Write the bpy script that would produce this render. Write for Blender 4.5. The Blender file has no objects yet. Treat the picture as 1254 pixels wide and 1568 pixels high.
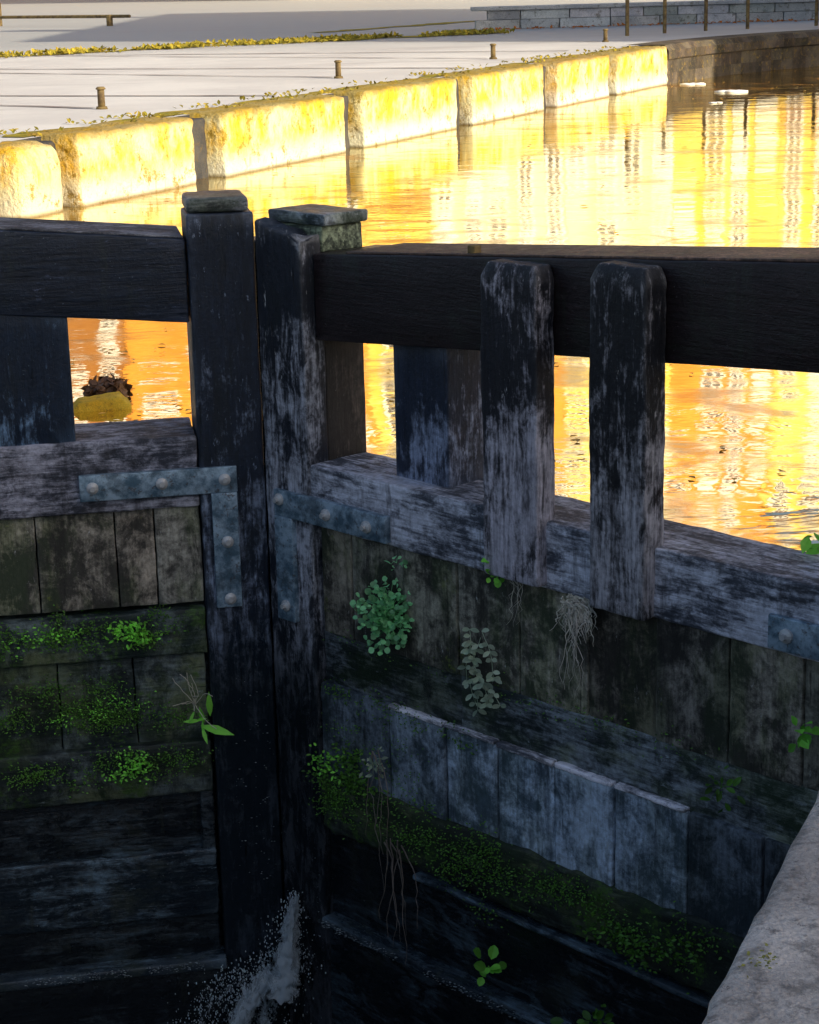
import bpy, bmesh, math, random
from mathutils import Vector, Matrix, noise
from mathutils.geometry import tessellate_polygon
random.seed(7)
scene=bpy.context.scene
COL=bpy.context.collection
V=Vector
# ------------------------------------------------------------------ node helpers
class NT:
    def __init__(s,name):
        s.m=bpy.data.materials.new(name); s.m.use_nodes=True
        s.t=s.m.node_tree; s.b=s.t.nodes["Principled BSDF"]; s.o=s.t.nodes["Material Output"]
        s.tc=s.t.nodes.new("ShaderNodeTexCoord")
        s.geo=s.t.nodes.new("ShaderNodeNewGeometry")
    def n(s,t,**k):
        x=s.t.nodes.new(t)
        for a,b in k.items(): setattr(x,a,b)
        return x
    def l(s,a,b): s.t.links.new(a,b)
    def noise(s,scale,detail=6,rough=.6,stretch=(1,1,1),coord='Object',dist=0,off=(0,0,0)):
        mp=s.n("ShaderNodeMapping"); mp.inputs['Scale'].default_value=stretch; mp.inputs['Location'].default_value=off
        if coord=='World': s.l(s.geo.outputs['Position'],mp.inputs[0])
        else: s.l(s.tc.outputs[coord],mp.inputs[0])
        x=s.n("ShaderNodeTexNoise"); x.inputs['Scale'].default_value=scale; x.inputs['Detail'].default_value=detail
        x.inputs['Roughness'].default_value=rough; x.inputs['Distortion'].default_value=dist
        s.l(mp.outputs[0],x.inputs['Vector']); return x.outputs['Fac']
    def ramp(s,src,a,b,lo=0,hi=1):
        x=s.n("ShaderNodeMapRange"); x.interpolation_type='SMOOTHSTEP'
        x.inputs['From Min'].default_value=a; x.inputs['From Max'].default_value=b
        x.inputs['To Min'].default_value=lo; x.inputs['To Max'].default_value=hi
        s.l(src,x.inputs['Value']); return x.outputs['Result']
    def math(s,op,a,b=None):
        x=s.n("ShaderNodeMath",operation=op)
        for i,v in enumerate((a,b)):
            if v is None: continue
            if isinstance(v,(int,float)): x.inputs[i].default_value=v
            else: s.l(v,x.inputs[i])
        return x.outputs[0]
    def mix(s,f,a,b,bt='MIX'):
        x=s.n("ShaderNodeMix",data_type='RGBA',blend_type=bt); x.clamp_factor=True
        if isinstance(f,(int,float)): x.inputs[0].default_value=f
        else: s.l(f,x.inputs[0])
        for i,v in ((6,a),(7,b)):
            if isinstance(v,tuple): x.inputs[i].default_value=(*v[:3],1)
            else: s.l(v,x.inputs[i])
        return x.outputs[2]
    def gray(s,v):
        gc=s.n("ShaderNodeCombineColor")
        for i in range(3): s.l(v,gc.inputs[i])
        return gc.outputs[0]
    def worldz(s):
        x=s.n("ShaderNodeSeparateXYZ"); s.l(s.geo.outputs['Position'],x.inputs[0]); return x.outputs['Z']
    def tint(s,col):
        a=s.n("ShaderNodeAttribute",attribute_name="tint"); return s.mix(1.0,col,a.outputs['Color'],'MULTIPLY')
    def bump(s,h,strength=.5,dist=.01,normal=None):
        x=s.n("ShaderNodeBump"); x.inputs['Strength'].default_value=strength; x.inputs['Distance'].default_value=dist
        s.l(h,x.inputs['Height'])
        if normal: s.l(normal,x.inputs['Normal'])
        return x.outputs[0]
    def fin(s,col,rough=.7,normal=None,spec=.4):
        if isinstance(col,tuple): s.b.inputs['Base Color'].default_value=(*col[:3],1)
        else: s.l(col,s.b.inputs['Base Color'])
        if isinstance(rough,(int,float)): s.b.inputs['Roughness'].default_value=rough
        else: s.l(rough,s.b.inputs['Roughness'])
        s.b.inputs['Specular IOR Level'].default_value=spec
        if normal: s.l(normal,s.b.inputs['Normal'])
        return s.m

def wood(name,dark,light,worn=(.5,.62),axis='x',moss=0.0,mosscol=(.05,.09,.015),wet=None,spec=.4,rough=.6,scratch=.5,stain=(.02,.025,.02),edge=.5,gr=.5,wz=None,algae=0,iso=False):
    N=NT(name)
    st={'x':(1,2.6,2.6),'z':(2.6,2.6,1)}[axis]
    if iso: st=(1.3,1.3,1.1)
    fine={'x':(1,13,13),'z':(13,13,1)}[axis]
    grain=N.noise(5,8,.7,fine,dist=.15)
    patch=N.noise(5.5,10,.72,st,dist=.5)
    blot=N.noise(1.9,6,.6)
    grit=N.noise(38,5,.75,off=(5,5,5))
    speck=N.noise(85,3,.6,off=(3,1,2))
    m=N.math('ADD',N.math('MULTIPLY',patch,.55),N.math('MULTIPLY',blot,.45))
    m=N.math('ADD',m,N.math('MULTIPLY',N.math('SUBTRACT',grain,.5),.1 if iso else .22))
    m=N.math('ADD',m,N.math('MULTIPLY',N.math('SUBTRACT',grit,.5),.14))
    if wz: # paint survives at the top, weathered off lower down
        m=N.math('ADD',m,N.ramp(N.worldz(),wz[0],wz[1],wz[2],wz[3]))
    mask=N.ramp(m,worn[0],worn[1])
    col=N.mix(mask,dark,light)
    col=N.mix(gr,col,N.gray(N.ramp(grain,.3,.7,.4,1.4)),'MULTIPLY')
    col=N.mix(.6,col,N.gray(N.ramp(grit,.3,.7,.6,1.3)),'MULTIPLY')
    if algae:
        al=N.noise(2.1,7,.7,{'x':(1,1,1.5),'z':(2,2,.8)}[axis],off=(6,3,9)); col=N.mix(N.ramp(al,.46,.6,0,algae),col,N.mix(mask,(.03,.055,.02),(.17,.2,.07)))
    sc=N.noise(16,7,.78,{'x':(.7,2.2,2.2),'z':(2.2,2.2,.7)}[axis],off=(9,4,1))
    col=N.mix(N.math('MULTIPLY',N.ramp(sc,.62,.68),scratch),col,tuple(min(.62,c*1.6+.05) for c in light))
    col=N.mix(N.math('MULTIPLY',N.ramp(speck,.7,.76),.45),col,(.4,.42,.42))
    ck=N.noise(7,6,.65,{'x':(.35,9,9),'z':(9,9,.35)}[axis],off=(2,2,8))
    col=N.mix(N.ramp(ck,.66,.7,0,.8),col,(.008,.009,.011))
    # run-down water streaks
    rn=N.noise(4,6,.7,(3,3,.35),off=(7,7,1)); col=N.mix(N.ramp(rn,.54,.66,0,.6),col,stain)
    e=N.ramp(N.geo.outputs['Pointiness'],.51,.58,0,edge)
    col=N.mix(N.math('MULTIPLY',e,N.ramp(patch,.38,.55)),col,tuple(min(.6,c*1.4+.05) for c in light))
    s2=N.noise(2.6,8,.72,{'x':(1,1,1.6),'z':(2.5,2.5,.8)}[axis],off=(2,7,5))
    col=N.mix(N.ramp(s2,.54,.68,0,.8),col,stain)
    if moss>0:
        mn=N.noise(4.5,8,.75,off=(1,1,4)); mf=N.noise(60,3,.7)
        mm=N.ramp(N.math('ADD',mn,N.math('MULTIPLY',N.math('SUBTRACT',mf,.5),.25)),.72-moss*.32,.82-moss*.3)
        mc=N.mix(N.ramp(mf,.35,.65),mosscol,tuple(c*2.1 for c in mosscol))
        col=N.mix(N.math('MULTIPLY',mm,.85),col,mc)
    rg=N.ramp(patch,.3,.7,rough-.15,rough+.15)
    if wet:
        wzz=N.ramp(N.worldz(),wet[1],wet[0])
        col=N.mix(wzz,N.mix(.88,col,(.006,.011,.015)),col)
        rg=N.math('MULTIPLY',rg,N.ramp(N.worldz(),wet[1],wet[0],.45,1))
    col=N.tint(col)
    h=N.math('ADD',N.math('MULTIPLY',grain,.6),N.math('ADD',N.math('MULTIPLY',mask,.35),N.math('ADD',N.math('MULTIPLY',speck,.2),N.math('MULTIPLY',grit,.5))))
    h=N.math('SUBTRACT',h,N.ramp(ck,.66,.7,0,1.2))
    return N.fin(col,rg,N.bump(h,.8,.008),spec)

def stone(name,cols,scale=2,bumpd=.01,moss=None,mosscol=(.1,.12,.02),rough=.85,spec=.25,flecks=0):
    N=NT(name)
    a=N.noise(scale,8,.65); b=N.noise(scale*6,6,.7,off=(4,2,1)); c=N.noise(scale*30,3,.6)
    col=N.mix(N.ramp(a,.35,.65),cols[0],cols[1])
    if len(cols)>2: col=N.mix(N.ramp(b,.52,.66),col,cols[2])
    col=N.mix(.6,col,N.gray(N.ramp(c,.3,.7,.7,1.2)),'MULTIPLY')
    if flecks:
        f=N.noise(scale*11,5,.8,off=(1,9,2)); col=N.mix(N.ramp(f,.62,.68,0,flecks),col,(.65,.64,.6))
        f=N.noise(scale*9,5,.8,off=(7,9,2)); col=N.mix(N.ramp(f,.61,.66,0,flecks),col,(.06,.055,.05))
        f=N.noise(scale*2.4,7,.75,off=(3,5,2)); col=N.mix(N.ramp(f,.5,.6,0,.65),col,(.19,.18,.165))
    if moss: 
        mn=N.noise(scale*2.2,7,.75,off=(8,3,2)); col=N.mix(N.ramp(mn,moss,moss+.06),col,mosscol)
    col=N.tint(col)
    h=N.math('ADD',a,N.math('ADD',N.math('MULTIPLY',b,.6),N.math('MULTIPLY',c,.3)))
    return N.fin(col,rough,N.bump(h,.7,bumpd),spec)
# ------------------------------------------------------------------ mesh builder
class MB:
    def __init__(s): s.v=[];s.f=[];s.t=[];s.mi=[]
    def face(s,idx,t=1.,mi=0): s.f.append(idx); s.t.append(t); s.mi.append(mi)
    def quad(s,pts,t=1.,mi=0):
        b=len(s.v); s.v+= [V(p) for p in pts]; s.face(list(range(b,b+len(pts))),t,mi)
    def rbox(s,x0,x1,y0,y1,z0,z1,r=.012,t=1.,amp=.003,seg=.09,mi=0,fn=None,nf=5.):
        def axis(a,b):
            rr=min(r,(b-a)*.3); L=[a,a+rr*.3,a+rr]; n=max(1,int((b-a-2*rr)/seg)); n=min(n,60)
            for i in range(1,n): L.append(a+rr+(b-a-2*rr)*i/n)
            L+=[b-rr,b-rr*.3,b]; return L,rr
        X,rx=axis(x0,x1);Y,ry=axis(y0,y1);Z,rz=axis(z0,z1)
        cache={}
        def vid(i,j,k):
            key=(i,j,k)
            if key in cache: return cache[key]
            p=V((X[i],Y[j],Z[k]))
            c=V((min(max(p.x,x0+rx),x1-rx),min(max(p.y,y0+ry),y1-ry),min(max(p.z,z0+rz),z1-rz)))
            d=p-c
            if sum(1 for q in d if abs(q)>1e-7)>1: 
                d=V((d.x/rx,d.y/ry,d.z/rz)); m=max(abs(q) for q in d); d=d.normalized()*m if d.length>0 else d
                p=c+V((d.x*rx,d.y*ry,d.z*rz))
            if fn: p=fn(p)
            if amp: p=p+noise.noise_vector(p*nf)*amp*.35+noise.noise_vector(p*nf*5)*amp*.5
            s.v.append(p); cache[key]=len(s.v)-1; return cache[key]
        nx,ny,nz=len(X)-1,len(Y)-1,len(Z)-1
        for i in range(nx):
            for j in range(ny):
                s.face([vid(i,j,0),vid(i,j+1,0),vid(i+1,j+1,0),vid(i+1,j,0)],t,mi)
                s.face([vid(i,j,nz),vid(i+1,j,nz),vid(i+1,j+1,nz),vid(i,j+1,nz)],t,mi)
        for i in range(nx):
            for k in range(nz):
                s.face([vid(i,0,k),vid(i+1,0,k),vid(i+1,0,k+1),vid(i,0,k+1)],t,mi)
                s.face([vid(i,ny,k),vid(i,ny,k+1),vid(i+1,ny,k+1),vid(i+1,ny,k)],t,mi)
        for j in range(ny):
            for k in range(nz):
                s.face([vid(0,j,k),vid(0,j,k+1),vid(0,j+1,k+1),vid(0,j+1,k)],t,mi)
                s.face([vid(nx,j,k),vid(nx,j+1,k),vid(nx,j+1,k+1),vid(nx,j,k+1)],t,mi)
    def box(s,x0,x1,y0,y1,z0,z1,t=1.,mi=0,fn=None):
        b=len(s.v); P=[(x,y,z) for z in (z0,z1) for y in (y0,y1) for x in (x0,x1)]
        s.v+=[fn(V(p)) if fn else V(p) for p in P]
        for q in ((0,2,3,1),(4,5,7,6),(0,1,5,4),(2,6,7,3),(0,4,6,2),(1,3,7,5)): s.face([b+i for i in q],t,mi)
    def tube(s,pts,rad,n=6,t=1.,mi=0):
        pts=[V(p) for p in pts]; rings=[]
        for i,p in enumerate(pts):
            d=(pts[min(i+1,len(pts)-1)]-pts[max(i-1,0)]).normalized()
            a=d.orthogonal().normalized(); c=d.cross(a); rr=rad[i] if hasattr(rad,'__len__') else rad
            b=len(s.v); s.v+=[p+(a*math.cos(2*math.pi*k/n)+c*math.sin(2*math.pi*k/n))*rr for k in range(n)]; rings.append(b)
        for a,b in zip(rings,rings[1:]):
            for k in range(n): s.face([a+k,a+(k+1)%n,b+(k+1)%n,b+k],t,mi)
        s.face([rings[0]+k for k in range(n)][::-1],t,mi); s.face([rings[-1]+k for k in range(n)],t,mi)
    def leaf(s,p,d,nrm,L,W,t=1.,mi=0,fold=.15,round_=False):
        d=V(d).normalized(); nrm=V(nrm); sd=d.cross(nrm)
        if sd.length<1e-4: sd=d.orthogonal()
        sd.normalize(); up=sd.cross(d)
        p=V(p); b=len(s.v)
        prof=[(0,.0),(.25,.75),(.55,1.),(.85,.7),(1,.12)] if round_ else [(0,.05),(.25,.7),(.5,1.),(.78,.6),(1,.02)]
        for a,w in prof:
            c=p+d*L*a-up*fold*L*a*a
            s.v+=[c-sd*W*w*.5+up*W*.12*w, c, c+sd*W*w*.5+up*W*.12*w]
        for i in range(4):
            q=b+3*i; s.face([q,q+1,q+4,q+3],t,mi); s.face([q+1,q+2,q+5,q+4],t,mi)
    def ball(s,p,r,t=1.,mi=0,sc=(1,1,1)):
        b=len(s.v); p=V(p)
        s.v.append(p+V((0,0,r*sc[2])))
        for ph in (.33,.67):
            for k in range(6):
                a=math.pi*ph; th=k*math.pi/3; s.v.append(p+V((math.sin(a)*math.cos(th)*sc[0],math.sin(a)*math.sin(th)*sc[1],math.cos(a)*sc[2]))*r)
        s.v.append(p-V((0,0,r*sc[2])))
        for k in range(6):
            k2=(k+1)%6
            s.face([b,b+1+k,b+1+k2],t,mi); s.face([b+1+k,b+7+k,b+7+k2,b+1+k2],t,mi); s.face([b+13,b+7+k2,b+7+k],t,mi)
    def build(s,name,mats,parent=None,smooth=False):
        me=bpy.data.meshes.new(name); me.from_pydata([tuple(v) for v in s.v],[],s.f); 
        if not isinstance(mats,(list,tuple)): mats=[mats]
        for m in mats: me.materials.append(m)
        me.polygons.foreach_set("material_index",s.mi)
        me.polygons.foreach_set("use_smooth",[smooth]*len(s.f))
        at=me.attributes.new("tint",'FLOAT_COLOR','CORNER'); data=[]
        for f,t in zip(s.f,s.t):
            c=t if isinstance(t,tuple) else (t,t,t)
            data+=[c[0],c[1],c[2],1.]*len(f)
        at.data.foreach_set("color",data)
        o=bpy.data.objects.new(name,me); COL.objects.link(o)
        if parent: o.parent=parent
        return o
def rt(a=.8,b=1.2): 
    k=random.uniform(a,b); return (k*random.uniform(.95,1.05),k,k*random.uniform(.93,1.05))
def one(name,mat,parent,*a,smooth=True,**k):
    m=MB(); m.rbox(*a,**k); return m.build(name,mat,parent,smooth)

# ------------------------------------------------------------------ materials
M_beam=wood("black_painted_beam",(.010,.016,.025),(.1,.12,.17),(.55,.72),'x',scratch=.5,rough=.4,gr=.8)
M_beamR=wood("dark_brown_beam",(.015,.010,.012),(.065,.05,.052),(.56,.75),'x',scratch=.3,rough=.4,gr=.8)
M_post=wood("black_painted_post",(.012,.019,.034),(.22,.26,.34),(.545,.67),'z',scratch=.6,rough=.45,wet=(-.45,-1.0),wz=(.9,-.1,-.02,.05),stain=(.01,.014,.018))
M_postW=wood("worn_post",(.015,.02,.032),(.44,.46,.53),(.5,.63),'z',scratch=.9,rough=.58,wet=(-.5,-1.0),wz=(1.0,.1,-.04,.06),stain=(.014,.018,.022))
M_plank=wood("worn_upright",(.012,.014,.021),(.52,.51,.56),(.49,.62),'z',scratch=1.,rough=.58,wz=(1.0,.1,-.03,.075),gr=.7,stain=(.02,.02,.024))
M_back=wood("brown_post",(.03,.025,.023),(.16,.13,.11),(.48,.66),'z',scratch=.2)
M_rail=wood("grey_rail",(.07,.08,.105),(.64,.66,.76),(.42,.57),'x',scratch=.9,rough=.75,moss=.1,stain=(.03,.03,.035))
M_boards=wood("stained_boards",(.05,.047,.04),(.46,.42,.35),(.45,.61),'z',scratch=.8,rough=.75,moss=.34,mosscol=(.1,.12,.025),stain=(.018,.017,.016),gr=.25,algae=.55,iso=True)
M_band=wood("damp_band",(.02,.03,.032),(.25,.29,.32),(.45,.61),'x',scratch=.8,rough=.42,moss=.26,mosscol=(.035,.07,.018),gr=.3,algae=.5,stain=(.012,.016,.018))
M_blue=wood("pale_boards",(.11,.15,.18),(.66,.75,.86),(.43,.59),'z',scratch=.8,rough=.55,moss=.16,mosscol=(.035,.08,.025),stain=(.03,.045,.06),gr=.25,algae=.3,iso=True)
M_moss=wood("mossy_timber",(.010,.015,.012),(.06,.08,.065),(.45,.65),'x',scratch=.25,moss=.58,mosscol=(.032,.07,.010),rough=.8,algae=.6)
M_mossL=wood("mossy_timber_dim",(.018,.03,.03),(.18,.23,.23),(.46,.62),'x',scratch=.6,moss=.6,mosscol=(.035,.08,.012),rough=.5,gr=.3,algae=.75,stain=(.010,.014,.014),iso=True)
M_wet=wood("wet_timber",(.006,.01,.014),(.065,.1,.125),(.5,.66),'x',scratch=.5,rough=.28,spec=.5)
N=NT("galvanised_strap"); a=N.noise(14,7,.7); b=N.noise(50,4,.6); c=N.noise(6,7,.7,off=(3,3,3))
col=N.mix(N.ramp(a,.35,.65),(.08,.15,.21),(.4,.54,.66)); col=N.mix(N.ramp(b,.58,.68,0,.7),col,(.09,.06,.045)); col=N.mix(N.ramp(c,.5,.62,0,.6),col,(.035,.055,.07)); col=N.tint(col)
N.b.inputs['Metallic'].default_value=.3; M_iron=N.fin(col,.45,N.bump(b,.5,.004),.5)
N=NT("bolt_steel"); N.b.inputs['Metallic'].default_value=.3; M_bolt=N.fin(N.mix(N.noise(30),(.4,.42,.43),(.66,.66,.66)),.5)

N=NT("yellow_lichen_concrete")
a=N.noise(1.1,8,.7,coord='World'); b=N.noise(5,7,.7,coord='World',stretch=(1,1,.5)); c=N.noise(28,4,.6,coord='World')
m=N.math('ADD',N.math('MULTIPLY',a,.55),N.math('MULTIPLY',b,.5))
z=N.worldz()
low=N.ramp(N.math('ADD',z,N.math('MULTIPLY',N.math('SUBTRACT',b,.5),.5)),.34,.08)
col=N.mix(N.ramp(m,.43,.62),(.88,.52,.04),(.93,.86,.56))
col=N.mix(N.math('MULTIPLY',low,.8),col,(.92,.9,.8))  # whiter foot of the wall: sunlight bounced off the water, painted in
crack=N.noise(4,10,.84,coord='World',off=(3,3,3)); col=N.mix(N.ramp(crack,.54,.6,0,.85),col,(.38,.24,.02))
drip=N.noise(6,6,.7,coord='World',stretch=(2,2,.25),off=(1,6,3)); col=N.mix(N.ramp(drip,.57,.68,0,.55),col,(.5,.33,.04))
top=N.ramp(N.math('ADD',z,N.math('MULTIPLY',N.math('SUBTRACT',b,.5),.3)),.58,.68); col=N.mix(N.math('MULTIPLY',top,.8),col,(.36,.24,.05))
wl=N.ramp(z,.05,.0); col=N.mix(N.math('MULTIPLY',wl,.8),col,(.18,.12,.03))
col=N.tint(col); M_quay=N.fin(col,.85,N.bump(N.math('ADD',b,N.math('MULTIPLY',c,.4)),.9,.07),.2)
M_dark=stone("dark_recess",[(.05,.05,.055),(.09,.085,.08),(.12,.09,.05)],3,.02)
N=NT("pale_paving")
a=N.noise(.5,7,.6,coord='World'); b=N.noise(6,6,.7,coord='World'); c=N.noise(.5,7,.65,coord='World',stretch=(.3,1.6,1),off=(5,2,0))
yy=N.n("ShaderNodeSeparateXYZ"); N.l(N.geo.outputs['Position'],yy.inputs[0]); far=N.ramp(yy.outputs['Y'],36,46)
col=N.mix(N.ramp(a,.35,.65),(.64,.62,.6),(.76,.74,.71)); col=N.mix(far,col,(.44,.45,.44)); col=N.mix(N.ramp(b,.55,.7,0,.3),col,(.4,.38,.36)); col=N.mix(N.ramp(c,.52,.64,0,.45),col,(.42,.39,.38))
M_pave=N.fin(N.tint(col),.7,N.bump(b,.4,.01),.4)
M_mossline=stone("yellow_moss",[(.45,.33,.03),(.25,.23,.03),(.7,.5,.05)],4,.05)
M_streak=stone("shadow_streak_joint",[(.2,.16,.16),(.33,.27,.25)],4,.01)
M_coping=stone("grey_coping_stone",[(.38,.35,.325),(.62,.58,.54),(.24,.225,.21)],4,.04,moss=.67,mosscol=(.14,.15,.03),flecks=.75)
M_farwall=stone("dark_quay_stone",[(.07,.06,.05),(.16,.13,.1),(.24,.17,.06)],2,.04)
M_terr=stone("pale_stone",[(.4,.42,.43),(.6,.6,.58),(.25,.25,.22)],1.5,.03)
M_ironp=stone("rusty_iron",[(.12,.08,.04),(.28,.2,.08)],8,.005)
def leafmat(name,c1,c2,tr=.3):
    N=NT(name); col=N.tint(N.mix(N.noise(25,3),c1,c2))
    N.l(col,N.b.inputs['Base Color']); N.b.inputs['Roughness'].default_value=.5
    t=N.n("ShaderNodeBsdfTranslucent"); N.l(col,t.inputs[0]); mx=N.n("ShaderNodeMixShader"); mx.inputs[0].default_value=tr
    N.l(N.b.outputs[0],mx.inputs[1]); N.l(t.outputs[0],mx.inputs[2]); N.l(mx.outputs[0],N.o.inputs[0]); return N.m
M_leaf=leafmat("green_leaf",(.2,.62,.26),(.42,.88,.44))
M_leafB=leafmat("bright_leaf",(.16,.65,.05),(.38,.9,.12))
M_pale=leafmat("pale_leaf",(.38,.52,.36),(.6,.7,.5))
M_fern=leafmat("moss_leaf",(.05,.16,.02),(.15,.36,.04))
M_dry=leafmat("dry_root",(.55,.5,.42),(.85,.8,.68),.1)
M_root=leafmat("brown_root",(.14,.11,.09),(.36,.29,.24),0)
M_autumn=leafmat("autumn_leaf",(.65,.28,.04),(.85,.6,.1),.2)
M_foam=leafmat("white_water",(.85,.95,1.),(.88,.97,1.),.4)
N=NT("falling_water"); N.fin((.87,.96,1.),.25,None,.6)
fn_=N.noise(22,8,.75,stretch=(1.7,1.7,.42),coord='World',dist=.8); a_=N.n("ShaderNodeAttribute",attribute_name="tint")
tl=N.n("ShaderNodeBsdfTranslucent"); tl.inputs[0].default_value=(.87,.96,1,1); m2=N.n("ShaderNodeMixShader"); m2.inputs[0].default_value=.4; N.l(N.b.outputs[0],m2.inputs[1]); N.l(tl.outputs[0],m2.inputs[2])
tr=N.n("ShaderNodeBsdfTransparent"); mx=N.n("ShaderNodeMixShader"); sep=N.n("ShaderNodeSeparateColor"); N.l(a_.outputs['Color'],sep.inputs[0])
N.l(N.ramp(N.math('ADD',fn_,sep.outputs[0]),.98,1.08),mx.inputs[0]); N.l(tr.outputs[0],mx.inputs[1]); N.l(m2.outputs[0],mx.inputs[2]); N.l(mx.outputs[0],N.o.inputs[0]); M_fall=N.m
N.l(N.bump(fn_,1,.03),N.b.inputs['Normal'])

N=NT("canal_water")
w1=N.noise(1.7,4,.52,coord='World',stretch=(.6,1.2,1),dist=.7); w2=N.noise(8,3,.5,coord='World',stretch=(.6,1.3,1),dist=.6); w3=N.noise(.35,2,.5,coord='World')
calm=N.noise(.25,3,.5,coord='World',off=(3,9,0))
h=N.math('ADD',N.math('ADD',N.math('MULTIPLY',w1,N.ramp(calm,.4,.6,.7,1.3)),N.math('MULTIPLY',w2,.11)),N.math('MULTIPLY',w3,2.))
nb=N.bump(h,1.,.0062)
scum=N.noise(1.1,9,.72,coord='World',stretch=(.7,1.2,1),dist=.8,off=(4,1,0)); sm_=N.ramp(scum,.52,.61)
gl=N.n("ShaderNodeBsdfGlossy"); N.l(N.ramp(scum,.42,.62,.025,.09),gl.inputs['Roughness']); gl.inputs['Color'].default_value=(1,.93,.72,1); N.l(nb,gl.inputs['Normal'])
df=N.n("ShaderNodeBsdfDiffuse"); N.l(N.mix(sm_,(.15,.065,.015),(.34,.16,.04)),df.inputs['Color'])
mx=N.n("ShaderNodeMixShader"); lw=N.n("ShaderNodeLayerWeight"); lw.inputs[0].default_value=.5
fac=N.math('MULTIPLY',N.ramp(lw.outputs['Facing'],.5,.9,.66,.96),N.math('SUBTRACT',1.,N.math('MULTIPLY',sm_,.4)))
N.l(fac,mx.inputs[0]); N.l(df.outputs[0],mx.inputs[1]); N.l(gl.outputs[0],mx.inputs[2]); N.l(mx.outputs[0],N.o.inputs[0])
M_water=N.m
N=NT("lower_water"); w=N.noise(5,6,.6,coord='World'); M_lwater=N.fin((.004,.008,.01),.12,N.bump(w,1,.04),.5)

# ------------------------------------------------------------------ gates
def gate(name,xd):
    e=bpy.data.objects.new(name,None); COL.objects.link(e)
    x=V((xd[0],xd[1],0)).normalized(); z=V((0,0,1)); y=z.cross(x)
    m=Matrix((x,y,z)).transposed().to_4x4(); m.translation=V((-.623,8.26,0)); e.matrix_world=m; return e
GL=gate("lock_gate",(.985,.174)); GR=gate("lock_gate",(.691,-.723))
def rough_end(p,zt,a=.03):
    if p.z>zt-.06: p=V((p.x,p.y,p.z+a*noise.noise(V((p.x*14,p.y*14,3)))))
    return p
P=GR
one("mitre_post",M_postW,P,.022,.31,-.02,.10,-2.9,1.10,r=.012,amp=.007,seg=.045,fn=lambda p:rough_end(V((p.x+.006*noise.noise(V((p.z*4,1,p.x))),p.y,p.z-(.05*(p.x-.03)/.28 if p.z>1.05 else 0))),1.1,.04))
one("mitre_post_back",M_back,P,.04,.302,.103,.33,-1.,.98,r=.01,amp=.005)
one("mitre_post_head",M_rail,P,.0,.308,.108,.335,.981,1.088,r=.01,t=(.62,.72,.42),amp=.007,seg=.04)
one("mitre_post_cap",M_band,P,-.03,.33,.10,.35,1.09,1.14,r=.01,t=1.6,amp=.006,seg=.04)
sl=lambda p:V((p.x,p.y,p.z+.072*(p.x-.33)))
one("balance_beam",M_beamR,P,.315,6.5,.045,.40,.625,.985,r=.008,fn=sl,amp=.004,t=(1.05,.95,.95))
one("beam_capping",M_back,P,.5,6.5,.06,.39,.985,.995,r=.004,fn=sl,amp=.001,t=(2.0,1.5,1.3))
mb=MB()
for x in (1.2,3.0): zz=.985+.072*(x-.33); mb.rbox(x-.02,x+.02,.07,.11,zz-.01,zz+.04,r=.006,amp=0)
mb.build("beam_bolts",M_ironp,P,True)
def upr(c,w,zt):
    def f(p):
        q=V(p)
        if q.z>zt-.05:
            k=(q.z-(zt-.05))/.05; q.x=c+(q.x-c)*(1-.16*k); q.y=q.y+(.02*k if q.y<0 else 0)
        q.x+=.008*noise.noise(V((q.z*2.5,2 if q.x>c else 7,c)))+.003*noise.noise(V((q.z*13,2 if q.x>c else 7,c)))
        return q
    return f
one("upright_board_1",M_plank,P,1.375,1.655,-.065,.04,-.15,1.06,r=.01,amp=.005,seg=.022,fn=upr(1.515,.28,1.06),t=(.95,.93,.97))
one("upright_board_2",M_plank,P,1.915,2.175,-.075,.04,-.165,1.10,r=.012,amp=.006,seg=.022,fn=upr(2.045,.26,1.10),t=.8)
one("stub_post",M_post,P,.72,1.03,.10,.33,.08,.68,r=.01,t=(1.5,1.5,1.6))
one("top_rail",M_rail,P,.312,3.55,-.012,.31,-.165,.10,r=.01,amp=.007,seg=.05)
mb=MB(); S=[.33,.52,.84,1.15,1.48,1.83,2.16,2.49,2.8,3.12,3.5]
for i,(a,b) in enumerate(zip(S,S[1:])):
    o=random.uniform(-.009,.009); mb.rbox(a+.003,b-.003,.02+o,.09,-.645,-.165,r=.007,t=rt(.65,1.25),amp=.006,seg=.04)
mb.build("upper_boarding",M_boards,P,True)
mb=MB(); mb.rbox(.312,1.15,.03,.3,-.9,-.64,r=.01,amp=.007,seg=.05,t=.8); mb.rbox(1.155,3.5,.02,.3,-.9,-.64,r=.01,amp=.007,seg=.05,t=1.2)
mb.build("middle_rail",M_band,P,True)
mb=MB(); S=[.312,.75,1.08,1.37,1.68,1.98,2.33,2.66,3.0,3.5]
for i,(a,b) in enumerate(zip(S,S[1:])):
    o=random.uniform(-.012,.008); k=(.35,.6,1.0,1.15,.95,.85,.32,.2,.2)[i]
    mb.rbox(a+.004,b-.004,.0+o,.05,-1.30,-.875,r=.008,t=(k*.93,k,k*1.05),amp=.006,seg=.05)
mb.build("lower_boarding",M_blue,P,True)
mb=MB()
for a,b in zip(S[1:6],S[2:7]): mb.rbox(a+.006,b-.006,-.012,.025,-.882+random.uniform(-.004,.004),-.862,r=.006,amp=.008,t=(1.7,1.6,1.5),seg=.03)
mb.build("boarding_lip",M_rail,P,True)
one("mossy_rail",M_moss,P,.312,3.5,-.03,.3,-1.56,-1.285,r=.03,amp=.03,seg=.035,nf=7)
one("recess_board",M_wet,P,.3,3.5,.03,.12,-2.0,-1.5,r=.01)
one("drip_ledge_1",M_wet,P,.9,3.5,-.035,.06,-1.61,-1.585,r=.008,amp=.006,t=3)
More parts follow.
